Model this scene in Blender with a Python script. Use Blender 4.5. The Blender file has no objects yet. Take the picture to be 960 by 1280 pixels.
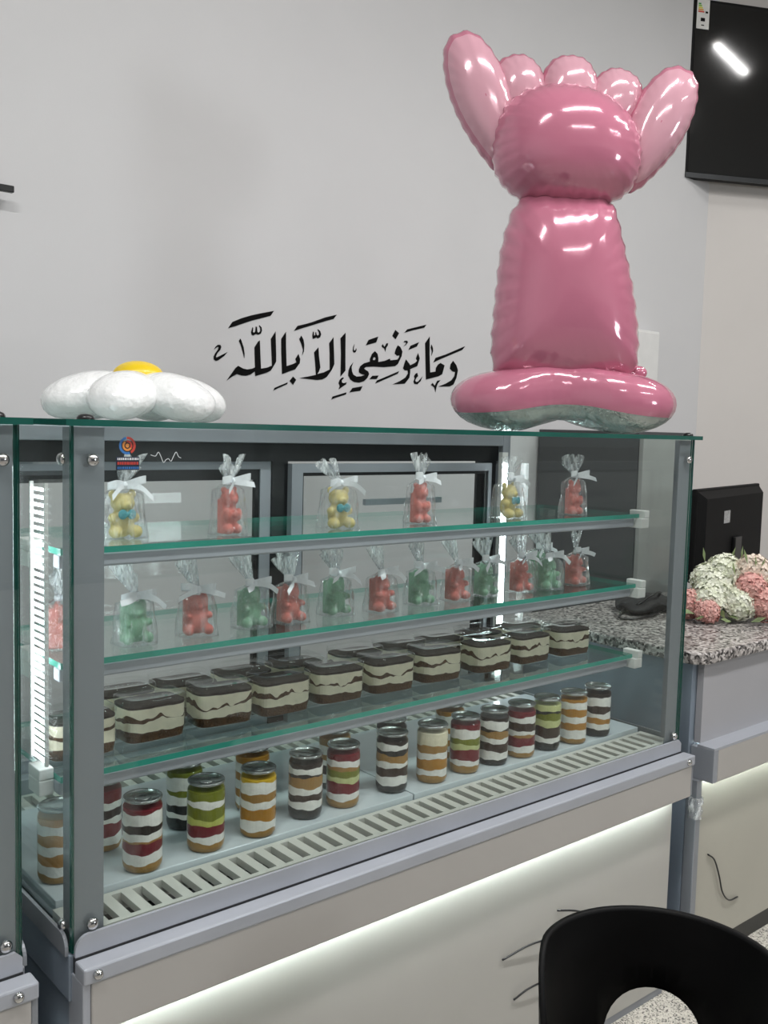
import bpy, bmesh, math, random
from mathutils import Vector, Matrix, noise
from mathutils.geometry import delaunay_2d_cdt
random.seed(7)
scn = bpy.context.scene
C = scn.collection
PI = math.pi
HB = 0.61                      # height of the showcase's glass box above the floor

# ---------------------------------------------------------------- camera
PIT, YAW, ROL, FPX = math.radians(-4.89), math.radians(40.363), math.radians(1.519), 1216.0
CAM = Vector((-0.525, -1.269, 0.746 + HB))
FW = Vector((math.sin(YAW)*math.cos(PIT), math.cos(YAW)*math.cos(PIT), math.sin(PIT)))
RT0 = Vector((math.cos(YAW), -math.sin(YAW), 0)); UP0 = RT0.cross(FW)
RT = math.cos(ROL)*RT0 + math.sin(ROL)*UP0; UP = -math.sin(ROL)*RT0 + math.cos(ROL)*UP0
FWH = Vector((math.sin(YAW), math.cos(YAW), 0))
cd = bpy.data.cameras.new('camera'); cam = bpy.data.objects.new('camera', cd); C.objects.link(cam)
cd.sensor_fit = 'HORIZONTAL'; cd.sensor_width = 36; cd.lens = FPX*36/960; cd.clip_start = 0.02
cam.matrix_world = Matrix(((RT.x, UP.x, -FW.x, CAM.x), (RT.y, UP.y, -FW.y, CAM.y), (RT.z, UP.z, -FW.z, CAM.z), (0, 0, 0, 1)))
scn.camera = cam

def ray(x, y): return FW + RT*((x-480)/FPX) + UP*((640-y)/FPX)
def on_y(x, y, v): d = ray(x, y); return CAM + d*((v-CAM.y)/d.y)
def on_z(x, y, v): d = ray(x, y); return CAM + d*((v-CAM.z)/d.z)
def on_plane(x, y, p, n): d = ray(x, y); return CAM + d*((p-CAM).dot(n)/d.dot(n))

# ---------------------------------------------------------------- world, lights, exposure
w = bpy.data.worlds.new('daylight'); scn.world = w; w.use_nodes = True
bg = w.node_tree.nodes['Background']; bg.inputs[0].default_value = (0.86, 0.93, 1.0, 1); bg.inputs[1].default_value = 0.12
vs = scn.view_settings
vs.view_transform = 'Standard'; vs.look = 'None'; vs.gamma = 1; vs.use_curve_mapping = False; vs.exposure = -0.38
try:
    scn.cycles.transparent_max_bounces = 40
    scn.cycles.max_bounces = 10
except Exception: pass
def area(name, loc, target, sx, sy, power, col=(1, 1, 1), spin=0.0):
    l = bpy.data.lights.new(name, 'AREA'); l.shape = 'RECTANGLE'; l.size = sx; l.size_y = sy; l.energy = power; l.color = col
    o = bpy.data.objects.new(name, l); C.objects.link(o); o.location = loc
    o.rotation_euler = (Vector(target)-Vector(loc)).to_track_quat('-Z', 'Y').to_euler(); o.rotation_euler.z += spin; return o
area('window_daylight', (3.1, -4.9, 1.85), (1.0, 1.2, 1.75), 0.7, 0.7, 42, (0.92, 0.97, 1.0))
ZC = 3.6                                                    # ceiling height
LAMPS = [(-0.9, -0.9, 0.0), (0.9, -1.0, 0.0), (2.7, -1.1, 0.0), (-0.2, -3.0, 0.0), (2.2, -3.0, 0.0), (3.5, -0.15, -1.16)]
for i, (x, y, a) in enumerate(LAMPS):
    area('ceiling_lamp_light', (x, y, ZC-0.17), (x, y, 0), 1.15 if i < 5 else 0.5, 0.05 if i < 5 else 0.02, 46 if i < 3 else (18 if i < 5 else 7), (1.0, 0.99, 0.985), a)

# ---------------------------------------------------------------- materials
def lin(c):
    if isinstance(c, str): c = tuple(int(c[i:i+2], 16)/255 for i in (0, 2, 4))
    return tuple((v/12.92 if v <= 0.04045 else ((v+0.055)/1.055)**2.4) for v in c)
MATS = {}
def pm(name, col, rough=0.5, metal=0.0, var=0.06, scale=30.0, bump=0.0, bscale=None, spec=0.5, coat=0.0, col2=None, emit=None, stretch=None, trans=0.0):
    if name in MATS: return MATS[name]
    m = bpy.data.materials.new(name); m.use_nodes = True; nt = m.node_tree; N, L = nt.nodes, nt.links
    b = N['Principled BSDF']; c = lin(col); c2 = lin(col2) if col2 else tuple(min(1, v*(1-var*2)) for v in c)
    tc = N.new('ShaderNodeTexCoord'); mp = N.new('ShaderNodeMapping'); L.new(tc.outputs['Object'], mp.inputs[0])
    if stretch: mp.inputs['Scale'].default_value = stretch
    nz = N.new('ShaderNodeTexNoise'); nz.inputs['Scale'].default_value = scale; nz.inputs['Detail'].default_value = 4
    L.new(mp.outputs[0], nz.inputs['Vector'])
    rp = N.new('ShaderNodeValToRGB'); rp.color_ramp.elements[0].position = 0.35; rp.color_ramp.elements[1].position = 0.65
    rp.color_ramp.elements[0].color = (*c2, 1); rp.color_ramp.elements[1].color = (*c, 1)
    L.new(nz.outputs[0], rp.inputs[0]); L.new(rp.outputs[0], b.inputs['Base Color'])
    b.inputs['Roughness'].default_value = rough; b.inputs['Metallic'].default_value = metal
    b.inputs['Specular IOR Level'].default_value = spec; b.inputs['Coat Weight'].default_value = coat
    b.inputs['Coat Roughness'].default_value = 0.05
    if trans: b.inputs['Subsurface Weight'].default_value = trans; b.inputs['Subsurface Radius'].default_value = (0.01, 0.01, 0.01)
    if bump:
        n2 = N.new('ShaderNodeTexNoise'); n2.inputs['Scale'].default_value = bscale or scale; n2.inputs['Detail'].default_value = 3
        L.new(mp.outputs[0], n2.inputs['Vector'])
        bp = N.new('ShaderNodeBump'); bp.inputs['Strength'].default_value = bump; bp.inputs['Distance'].default_value = 0.01
        L.new(n2.outputs[0], bp.inputs['Height']); L.new(bp.outputs[0], b.inputs['Normal'])
    if emit:
        b.inputs['Emission Color'].default_value = (*lin(emit[0]), 1); b.inputs['Emission Strength'].default_value = emit[1]
    MATS[name] = m; return m
def glassm(name, tint, ior=1.45, rough=0.0, white=0.0, crinkle=0.0, cscale=60.0, base=0.0, stretch=None, lo=0.45, hi=0.8):
    """thin clear sheet: tinted see-through plus Fresnel gloss, optionally milky and crinkled"""
    m = bpy.data.materials.new(name); m.use_nodes = True; nt = m.node_tree; N, L = nt.nodes, nt.links
    N.remove(N['Principled BSDF']); out = N['Material Output']
    t = N.new('ShaderNodeBsdfTransparent'); t.inputs[0].default_value = (*tint, 1)
    g = N.new('ShaderNodeBsdfGlossy'); g.inputs['Roughness'].default_value = rough; g.inputs['Color'].default_value = (1, 1, 1, 1)
    fr = N.new('ShaderNodeLayerWeight'); fr.inputs['Blend'].default_value = 0.5
    f0 = ((ior-1)/(ior+1))**2
    pw = N.new('ShaderNodeMath'); pw.operation = 'POWER'; pw.inputs[1].default_value = 5.0; L.new(fr.outputs['Facing'], pw.inputs[0])
    ma = N.new('ShaderNodeMath'); ma.operation = 'MULTIPLY_ADD'; ma.use_clamp = True; ma.inputs[1].default_value = 1-f0; ma.inputs[2].default_value = f0+base
    L.new(pw.outputs[0], ma.inputs[0]); mx = N.new('ShaderNodeMixShader'); fac = ma.outputs[0]
    L.new(fac, mx.inputs[0]); L.new(t.outputs[0], mx.inputs[1]); L.new(g.outputs[0], mx.inputs[2])
    last = mx
    tc = N.new('ShaderNodeTexCoord'); nz = N.new('ShaderNodeTexNoise'); nz.inputs['Scale'].default_value = cscale; nz.inputs['Detail'].default_value = 3
    mp = N.new('ShaderNodeMapping'); L.new(tc.outputs['Object'], mp.inputs[0]); L.new(mp.outputs[0], nz.inputs['Vector'])
    if stretch: mp.inputs['Scale'].default_value = stretch
    if crinkle:
        bp = N.new('ShaderNodeBump'); bp.inputs['Strength'].default_value = crinkle; bp.inputs['Distance'].default_value = 0.01
        L.new(nz.outputs[0], bp.inputs['Height']); L.new(bp.outputs[0], g.inputs['Normal']); L.new(bp.outputs[0], fr.inputs['Normal'])
    if white:
        d = N.new('ShaderNodeBsdfDiffuse'); d.inputs[0].default_value = (0.9, 0.93, 0.95, 1)
        rp = N.new('ShaderNodeValToRGB'); rp.color_ramp.elements[0].position = lo; rp.color_ramp.elements[1].position = hi
        rp.color_ramp.elements[0].color = (white*0.25,)*3+(1,); rp.color_ramp.elements[1].color = (white*2.2,)*3+(1,)
        L.new(nz.outputs[0], rp.inputs[0])
        m2 = N.new('ShaderNodeMixShader'); L.new(rp.outputs[0], m2.inputs[0]); L.new(mx.outputs[0], m2.inputs[1]); L.new(d.outputs[0], m2.inputs[2]); last = m2
    L.new(last.outputs[0], out.inputs[0]); MATS[name] = m; return m
def speckle(name, cols, scale, rough):
    m = bpy.data.materials.new(name); m.use_nodes = True; nt = m.node_tree; N, L = nt.nodes, nt.links; b = N['Principled BSDF']
    tc = N.new('ShaderNodeTexCoord'); v = N.new('ShaderNodeTexVoronoi'); v.inputs['Scale'].default_value = scale
    L.new(tc.outputs['Object'], v.inputs['Vector'])
    sp = N.new('ShaderNodeSeparateColor'); L.new(v.outputs['Color'], sp.inputs[0])
    rp = N.new('ShaderNodeValToRGB'); rp.color_ramp.interpolation = 'CONSTANT'; e = rp.color_ramp.elements
    for i, (p, c) in enumerate(cols):
        k = e[i] if i < 2 else e.new(p)
        k.position = p; k.color = (*lin(c), 1)
    L.new(sp.outputs[0], rp.inputs[0]); L.new(rp.outputs[0], b.inputs['Base Color']); b.inputs['Roughness'].default_value = rough
    MATS[name] = m; return m

WALL = pm('painted_wall', 'd4d4d5', 0.75, var=0.015, scale=2.5, bump=0.02, bscale=220)
WALLR = pm('painted_wall_warm', 'd6d2ce', 0.75, var=0.015, scale=2.5, bump=0.02, bscale=220)
CEIL = pm('ceiling_paint', 'e4e3e0', 0.8, var=0.01, scale=3)
TERR = speckle('terrazzo_floor', [(0.0, '4a4744'), (0.14, '8a857e'), (0.32, 'b5afa6'), (0.7, 'c8c3ba')], 300, 0.3)
GRAN = speckle('granite_top', [(0.0, '3a3838'), (0.18, '6f6b69'), (0.45, 'a39e9b'), (0.75, 'c9c4c1')], 150, 0.3)
ALU = pm('anodised_aluminium', '9ea3ab', 0.38, 0.25, var=0.03, scale=12, stretch=(1, 1, 0.1))
ALUD = pm('brushed_aluminium_post', '8d9197', 0.42, 0.25, var=0.03, scale=12, stretch=(1, 1, 0.1))
ALUL = pm('pale_aluminium_ledge', 'acb0b8', 0.35, 0.2, var=0.03, scale=10)
SLATE = pm('slate_grey_side_panel', '8793a0', 0.45, 0.1, var=0.04, scale=5)
FASC = pm('greige_laminate', 'aeaba7', 0.35, var=0.015, scale=6)
PANEL = pm('pale_laminate_panel', 'adaba6', 0.4, var=0.02, scale=5)
BLK = pm('black_frame', '121315', 0.3, var=0.05, scale=10)
BLKP = pm('black_plastic', '070708', 0.6, var=0.05, scale=12, spec=0.2)
SCREEN = pm('black_screen', '060607', 0.08, var=0.05, scale=4, spec=0.6)
CHROME = pm('chrome', 'c9c9c9', 0.15, 1.0, var=0.05, scale=40)
TIN = pm('tin_lid', 'b9bcbc', 0.25, 0.9, var=0.08, scale=60)
CREAMP = pm('cream_plastic', 'c9cac3', 0.5, var=0.03, scale=20)
DECK = pm('pale_blue_grey_deck', 'c3cdd2', 0.12, var=0.02, scale=4)
WPLAS = pm('white_plastic', 'e6e6e4', 0.45, var=0.02, scale=20)
LED = pm('led_tape', 'ffffff', 0.5, var=0.0, emit=('f2fbff', 24.0))
LEDREFL = pm('led_reflection_bar', 'ffffff', 0.5, var=0.0, emit=('f2fbff', 9.0))  # emission standing in for reflected LED streaks, no lamp there
LEDU = pm('led_under_light', 'ffffff', 0.5, var=0.0, emit=('effcf8', 48.0))
LAMPM = pm('lamp_diffuser', 'ffffff', 0.5, var=0.0, emit=('fff6ea', 12.0))
GEDGE = pm('green_glass_edge', '1d5a50', 0.08, var=0.12, scale=9, spec=0.8)
GEDGEL = pm('bright_green_glass_edge', '3f9d8c', 0.08, var=0.1, scale=9, spec=0.8)
GLASS = glassm('clear_glass', (0.955, 0.978, 0.97), 1.36)
PANE = glassm('door_pane_glass', (0.93, 0.95, 0.945), 1.36)
SGLASS = glassm('shelf_glass', (0.9, 0.958, 0.942), 1.45)
PET = glassm('clear_plastic', (0.97, 0.975, 0.97), 1.42, 0.02)
CELLO = glassm('cellophane', (0.97, 0.975, 0.98), 1.5, 0.08, white=0.13, crinkle=1.0, cscale=110, base=0.06, stretch=(1, 1, 0.25), lo=0.5, hi=0.75)
CELLOW = glassm('cellophane_ruffle', (0.96, 0.97, 0.98), 1.5, 0.1, white=0.36, crinkle=1.0, cscale=130, base=0.08, stretch=(1, 1, 0.2), lo=0.45, hi=0.7)
RIB = pm('white_ribbon', 'eef1f6', 0.6, var=0.03, scale=200, trans=0.0)
INK = pm('black_vinyl', '030303', 0.7, var=0.02, spec=0.15)

# ---------------------------------------------------------------- mesh helpers
class MB:
    def __init__(s): s.v = []; s.f = []; s.m = []
    def box(s, x0, x1, y0, y1, z0, z1, mi=0, mis=None):
        """mis: material index for (-x,+x,-y,+y,-z,+z) faces"""
        n = len(s.v)
        s.v += [(x, y, z) for z in (z0, z1) for y in (y0, y1) for x in (x0, x1)]
        fs = [(0, 4, 6, 2), (1, 3, 7, 5), (0, 1, 5, 4), (2, 6, 7, 3), (0, 2, 3, 1), (4, 5, 7, 6)]
        for i, f in enumerate(fs): s.f.append(tuple(n+k for k in f)); s.m.append(mis[i] if mis else mi)
        return s
    def poly(s, pts, mi=0):
        n = len(s.v); s.v += [tuple(p) for p in pts]; s.f.append(tuple(range(n, n+len(pts)))); s.m.append(mi); return s
    def rings(s, rings, mi=0, closed=True, caps=(False, False), mfun=None):
        n0 = len(s.v); k = len(rings[0])
        for r in rings: s.v += [tuple(p) for p in r]
        for i in range(len(rings)-1):
            for j in range(k if closed else k-1):
                a = n0+i*k+j; b = n0+i*k+(j+1) % k
                s.f.append((a, b, b+k, a+k)); s.m.append(mfun(i, j) if mfun else mi)
        if caps[0]: s.f.append(tuple(n0+j for j in reversed(range(k)))); s.m.append(mi)
        if caps[1]: s.f.append(tuple(n0+(len(rings)-1)*k+j for j in range(k))); s.m.append(mi)
        return s
    def lathe(s, prof, seg=24, c=(0, 0, 0), mi=0, caps=(False, False)):
        return s.rings([[(c[0]+r*math.cos(2*PI*j/seg), c[1]+r*math.sin(2*PI*j/seg), c[2]+z) for j in range(seg)] for r, z in prof], mi, True, caps)
    def tube(s, pts, rad, seg=8, mi=0, caps=True):
        pts = [Vector(p) for p in pts]; rs = []
        up = Vector((0, 0, 1))
        for i, p in enumerate(pts):
            t = (pts[min(i+1, len(pts)-1)]-pts[max(i-1, 0)]).normalized()
            a = t.cross(up)
            if a.length < 1e-3: a = t.cross(Vector((1, 0, 0)))
            a.normalize(); b = a.cross(t).normalized(); r = rad[i] if isinstance(rad, (list, tuple)) else rad
            rs.append([p+a*(r*math.cos(2*PI*j/seg))+b*(r*math.sin(2*PI*j/seg)) for j in range(seg)])
        return s.rings(rs, mi, True, (caps, caps))
    def ell(s, c, r, seg=16, rg=10, rot=None, mi=0):
        rs = []
        for i in range(rg+1):
            a = PI*i/rg; q = max(math.sin(a), 1e-4)
            ring = []
            for j in range(seg):
                p = Vector((r[0]*q*math.cos(2*PI*j/seg), r[1]*q*math.sin(2*PI*j/seg), -r[2]*math.cos(a)))
                if rot: p = rot @ p
                ring.append(p+Vector(c))
            rs.append(ring)
        return s.rings(rs, mi)
    def build(s, name, mats, parent=None, smooth=False, bevel=0.0, bseg=2):
        me = bpy.data.meshes.new(name); me.from_pydata(s.v, [], s.f)
        for m in (mats if isinstance(mats, (list, tuple)) else [mats]): me.materials.append(m)
        for p, i in zip(me.polygons, s.m): p.material_index = i
        if smooth: me.polygons.foreach_set('use_smooth', [True]*len(me.polygons))
        me.update()
        return link(name, me, parent, bevel, bseg)
def link(name, me, parent=None, bevel=0.0, bseg=2):
    o = bpy.data.objects.new(name, me); C.objects.link(o)
    if parent: o.parent = parent
    if bevel:
        b = o.modifiers.new('edge', 'BEVEL'); b.width = bevel; b.segments = bseg; b.limit_method = 'ANGLE'; b.harden_normals = False
    return o
def tag(o, label=None, cat=None, group=None, kind=None):
    if label: o['label'] = label
    if cat: o['category'] = cat
    if group: o['group'] = group
    if kind: o['kind'] = kind
    return o
def thing(name, label, cat, loc=(0, 0, 0), rz=0, group=None):
    o = bpy.data.objects.new(name, None); C.objects.link(o); o.location = loc; o.rotation_euler = (0, 0, rz); o.empty_display_size = 0.05
    return tag(o, label, cat, group)
def copy_tree(o, parent=None, skip=()):
    c = o.copy(); C.objects.link(c); c.parent = parent
    for ch in list(o.children):
        if ch.name.split('.')[0] not in skip: copy_tree(ch, c, skip)
    return c
def one_box(name, b, mat, parent=None, bevel=0.0, **k):
    return MB().box(*b, **k).build(name, mat, parent, bevel=bevel)
def cdt_mesh(outer, holes=(), inner=()):
    """triangulated 2-D region with holes; returns verts2d, faces"""
    vs_, es = [], []
    for loop in [outer]+list(holes):
        n = len(vs_); vs_ += [Vector(p) for p in loop]; es += [(n+i, n+(i+1) % len(loop)) for i in range(len(loop))]
    vs_ += [Vector(p) for p in inner]
    V, E_, F, *_ = delaunay_2d_cdt(vs_, es, [], 0, 1e-6)
    def inside(p, lp):
        r = False
        for i in range(len(lp)):
            a, b = lp[i], lp[i-1]
            if (a[1] > p[1]) != (b[1] > p[1]) and p[0] < (b[0]-a[0])*(p[1]-a[1])/(b[1]-a[1])+a[0]: r = not r
        return r
    out = []
    for f in F:
        c = sum((V[i] for i in f), Vector((0, 0)))/len(f)
        if inside(c, outer) and not any(inside(c, h) for h in holes):
            a, b, d = (V[i] for i in f[:3])
            out.append(tuple(f) if (b-a).cross(d-a) > 0 else tuple(reversed(f)))
    return V, out
def smooth_loop(p, n=2):
    for _ in range(n):
        q = []
        for i in range(len(p)):
            a, b = p[i], p[(i+1) % len(p)]
            q += [(a[0]*.75+b[0]*.25, a[1]*.75+b[1]*.25), (a[0]*.25+b[0]*.75, a[1]*.25+b[1]*.75)]
        p = q
    return p
def bez(p, n=24):
    """Catmull-Rom through points"""
    p = [Vector(q) for q in p]; P_ = [p[0]*2-p[1]]+p+[p[-1]*2-p[-2]]; out = []
    for i in range(1, len(P_)-2):
        for k in range(n):
            t = k/n; a, b, c, d = P_[i-1:i+3]
            out.append(0.5*((2*b)+(c-a)*t+(2*a-5*b+4*c-d)*t*t+(3*b-a-3*c+d)*t**3))
    out.append(p[-1]); return out

# ---------------------------------------------------------------- the setting
YW = 1.2                                                    # back wall
DW = Vector((0.891, -0.454, 0)).normalized(); NW = Vector((-0.454, -0.891, 0)).normalized()
K0 = Vector((3.42, YW, 0)); K1 = K0+DW*4.2
def struct(name, mb, mat): return tag(mb.build(name, mat), kind='structure')
struct('floor', MB().box(-3.2, 7.4, -5.2, 1.4, -0.08, 0), TERR)
struct('ceiling', MB().box(-3.2, 7.4, -5.2, 1.4, ZC, ZC+0.08), CEIL)
struct('wall_back', MB().box(-3.1, 3.42, YW, YW+0.1, 0, ZC), WALL)
m = MB(); q = [K0, K1, K1-NW*0.1, K0-NW*0.1]
m.rings([[(p.x, p.y, z) for p in q] for z in (0, ZC)], caps=(True, True)); struct('wall_right', m, WALLR)
struct('wall_left', MB().box(-3.1, -3.0, -5.1, YW, 0, ZC), WALL)
struct('wall_end', MB().box(K1.x, K1.x+0.1, -5.1, K1.y+0.05, 0, ZC), WALL)
m = MB().box(-3.1, 7.3, -5.1, -5.0, 2.55, ZC).box(-3.1, 7.3, -5.1, -5.0, 0, 0.25).box(-3.1, -2.4, -5.1, -5.0, 0.25, 2.55).box(6.6, 7.3, -5.1, -5.0, 0.25, 2.55)
struct('wall_front', m, WALL)
for i in range(3):
    x0 = -2.4+i*3.0
    wd = tag(MB().box(x0, x0+0.05, -5.08, -5.02, 0.25, 2.55).box(x0+2.95, x0+3.0, -5.08, -5.02, 0.25, 2.55).box(x0+0.05, x0+2.95, -5.08, -5.02, 0.25, 0.3).box(x0+0.05, x0+2.95, -5.08, -5.02, 2.5, 2.55).build('window_%d' % (i+1), BLK), kind='structure')
    MB().box(x0+0.05, x0+2.95, -5.055, -5.045, 0.3, 2.5).build('pane', GLASS, wd)
for i, (x, y, a) in enumerate(LAMPS):
    t = thing('ceiling_light', 'slim white linear lamp hung from the ceiling ' + ['over the empty-looking showcase', 'over the full showcase', 'over the service counter', 'near the front windows, facing the empty-looking showcase', 'near the front windows, facing the counter', 'beside the television, shorter than the others'][i], 'lamp', (x, y, ZC), a, 'linear ceiling lamps')
    hl = 0.6 if i < 5 else 0.27
    one_box('housing', (-hl-0.02, hl+0.02, -0.035, 0.035, -0.16, -0.11), WPLAS, t, 0.004)
    one_box('diffuser', (-hl, hl, -0.028 if i < 5 else -0.01, 0.028 if i < 5 else 0.01, -0.166, -0.16), LAMPM, t)
    for s in (-hl*0.75, hl*0.75): MB().tube([(s, 0, 0), (s, 0, -0.11)], 0.004, 6).build('hanger', WPLAS, t)

# ---------------------------------------------------------------- showcase
W, D, H = 1.5, 0.6, 0.739
def bolt(parent, x, y, z, axis, r=0.009):
    """domed screw head; axis -1: facing -y, 0: facing -x"""
    m = MB()
    prof = [(r, 0), (r, 0.002), (r*0.85, 0.005), (r*0.5, 0.007), (0.0008, 0.0075)]
    rs = []
    for rr, h in prof:
        ring = []
        for j in range(14):
            a = 2*PI*j/14; u, v = rr*math.cos(a), rr*math.sin(a)
            ring.append((x+u, y-h, z+v) if axis == -1 else ((x-h, y-u, z+v) if axis == 0 else (x+u, y+v, z+h)))
        rs.append(ring)
    return m.rings(rs, caps=(False, True)).build('bolt', CHROME if axis != 2 else BLK, parent, smooth=True)
def gbox(name, b, edge_axes, parent, gl=None, eg=None):
    """sheet of glass: faces across edge_axes are the green cut edges"""
    mis = [0]*6
    for a in edge_axes: mis[2*a] = mis[2*a+1] = 1
    return MB().box(*b, mis=mis).build(name, [gl or GLASS, eg or GEDGE], parent)
def build_case(label):
    root = thing('display_case', label, 'display case')
    z = HB
    bx = lambda n, b, mt, bev=0.0, par=None: one_box(n, (b[0], b[1], b[2], b[3], b[4]+z, b[5]+z), mt, par or root, bev)
    # plinth
    bx('plinth', (0.004, W-0.004, 0.012, D+0.02, -HB, -0.07), SLATE)
    bx('front_panel', (0.014, W-0.014, 0.0, 0.011, -HB+0.02, -0.032), PANEL)
    bx('kick_strip', (0.014, W-0.014, 0.002, 0.0115, -HB, -HB+0.02), ALUD)
    bx('fascia', (0.012, W-0.002, -0.04, -0.022, -0.105, -0.03), FASC, 0.002)
    bx('fascia_end_trim', (0.0, 0.012, -0.038, 0.012, -HB, -0.028), ALUL, 0.002)
    bx('fascia_end_trim', (W-0.002, W+0.008, -0.038, 0.012, -0.105, -0.028), ALUD, 0.002)
    bx('under_light', (0.02, W-0.03, -0.021, -0.012, -0.104, -0.095), LEDU)
    bx('light_channel', (0.014, W-0.012, -0.022, 0.0, -0.094, -0.088), WPLAS)
    bx('ledge', (0.0, W+0.008, -0.042, -0.009, -0.03, -0.006), ALUL, 0.003)
    bx('ledge_back', (0.002, W-0.002, -0.009, 0.008, -0.07, -0.004), BLK)
    # rounded clamp rails around the glass foot
    m = MB(); pts = [(0.002, 0.0)]+[(0.022-0.02*math.cos(a), 0.008+0.022*math.sin(a)) for a in [i*PI/12 for i in range(0, 7)]]+[(W-0.012, 0.03), (W-0.002, 0.02), (W-0.002, 0.0)]
    m.rings([[(x, y, z-0.004+h) for x, h in pts] for y in (-0.008, -0.003)], caps=(True, True)); m.build('front_clamp_rail', ALUL, root)
    for xs, nm in ((-0.008, 'side_clamp_rail'), (W+0.003, 'side_clamp_rail')):
        m = MB(); pts = [(0.004, 0.0)]+[(0.024-0.02*math.cos(a), 0.008+0.022*math.sin(a)) for a in [i*PI/12 for i in range(0, 7)]]+[(D, 0.03), (D, 0.0)]
        m.rings([[(x, y, z-0.004+h) for y, h in pts] for x in (xs, xs+0.005)], caps=(True, True)); m.build(nm, ALUD, root)
    bx('side_foot_rail', (-0.004, 0.014, 0.0, D+0.02, -0.07, -0.002), SLATE, 0.002)
    bx('side_foot_rail', (W-0.014, W+0.004, 0.0, D+0.02, -0.07, -0.002), ALUD, 0.002)
    # glass
    gbox('front_glass', (0.0, W, 0.0, 0.006, z, z+H), (0, 2), root)
    gbox('side_glass', (0.0, 0.006, 0.0065, D, z, z+H), (1, 2), root)
    gbox('side_glass', (W-0.006, W, 0.0065, D, z, z+H), (1, 2), root)
    gbox('top_glass', (-0.012, W+0.014, -0.012, D+0.005, z+H, z+H+0.009), (0, 1), root)
    # corner posts: L sections behind the glass
    for sx in (0, 1):
        mx = lambda a, b: (a, b) if sx == 0 else (W-b, W-a)
        x0, x1 = mx(0.0065, 0.05); x2, x3 = mx(0.0065, 0.0095)
        MB().box(x0, x1, 0.0068, 0.0098, z, z+H-0.002).box(x2, x3, 0.0098, 0.046, z, z+H-0.002).build('corner_post', ALUD, root)
        xb = 0.03 if sx == 0 else W-0.022
        for zz in (0.035, 0.693): bolt(root, xb, 0.0, z+zz, -1)
        if sx == 0:
            for zz in (0.03, 0.693): bolt(root, 0.0, 0.03, z+zz, 0)
        xa, xc = mx(0.0065, 0.036)
        bx('rear_post', (xa, xc, D-0.03, D, 0, H-0.002), ALU, 0.002)
        bolt(root, 0.02 if sx == 0 else W-0.02, -0.042, z-0.017, -1, 0.0075)
        bolt(root, 0.02 if sx == 0 else W-0.03, 0.0, z+H+0.009, 2, 0.012)
    # rear frame and sliding doors
    bx('rear_top_rail', (0.036, W-0.036, D-0.03, D, 0.707, 0.737), ALU, 0.002)
    bx('rear_header', (0.036, W-0.036, D-0.012, D, 0.665, 0.707), BLK)
    bx('rear_sill', (0.036, W-0.036, D-0.03, D, 0.0, 0.05), ALU, 0.002)
    bx('rear_jamb', (W-0.11, W-0.036, D-0.004, D+0.004, 0.05, 0.665), BLK)
    bx('rear_mullion', (0.722, 0.766, D-0.002, D+0.006, 0.05, 0.665), BLK)
    for (x0, x1, y0, zt) in ((0.04, 0.724, D+0.002, 0.668), (0.764, 1.43, D-0.022, 0.66)):
        dr = MB().box(x0, x1, y0, y0+0.018, z+zt-0.021, z+zt).box(x0, x1, y0, y0+0.018, z+0.05, z+0.075)\
            .box(x0, x0+0.031, y0, y0+0.018, z+0.075, z+zt-0.021)
        if x0 < 0.5: dr.box(x1-0.031, x1, y0, y0+0.018, z+0.075, z+zt-0.021)
        else: dr.box(x1-0.012, x1, y0, y0+0.018, z+0.075, z+zt-0.021)
        dr = dr.build('sliding_door', ALU, root)
        xr = x1-(0.031 if x0 < 0.5 else 0.012)
        gz = zt-0.045 if x0 < 0.5 else zt-0.029
        m = MB().box(x0+0.031, xr, y0+0.004, y0+0.014, z+gz, z+zt-0.021).box(x0+0.031, x0+0.036, y0+0.004, y0+0.014, z+0.075, z+gz)
        m.box(xr-0.012, xr, y0+0.004, y0+0.014, z+0.075, z+gz); m.build('gasket', BLK, dr)
        MB().box(x0+0.036, xr-0.012, y0+0.006, y0+0.010, z+0.075, z+gz).build('pane', PANE, dr)
        if x0 > 0.5: MB().box(1.0, 1.26, y0+0.018, y0+0.03, z+0.555, z+0.57).build('handle', ALU, dr)
    # shelves
    for hz in (0.558, 0.388, 0.215):
        sh = gbox('glass_shelf', (0.03, W-0.045, 0.112, 0.41, z+hz-0.0095, z+hz), (0, 1), root, SGLASS, GEDGEL)
        MB().box(0.03, W-0.055, 0.118, 0.142, z+hz-0.031, z+hz-0.0098).build('light_bar', ALUL, sh, bevel=0.003)
        for xa, xc in ((0.007, 0.03), (W-0.05, W-0.02)):
            ya = 0.1 if xa > 1 else (0.138 if hz < 0.3 else 0.18)
            MB().box(xa, xc, ya, ya+0.045, z+hz-0.034, z+hz-0.0099).box(xa+0.012 if xa > 1 else xa, xc, ya, ya+0.045, z+hz-0.0099, z+hz+0.008).build('bracket', WPLAS, sh, bevel=0.002)
            MB().box(xa, xc, 0.39, 0.42, z+hz-0.03, z+hz-0.0099).build('bracket', WPLAS, sh, bevel=0.002)
    # deck, grilles
    bx('cabinet_tray', (0.015, W-0.015, 0.012, D-0.03, -0.066, -0.06), BLK)
    for x0, x1 in ((0.018, 0.737), (0.740, 1.482)):
        bx('deck_panel', (x0, x1, 0.104, 0.472, 0.0, 0.03), DECK, 0.0015)
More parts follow.
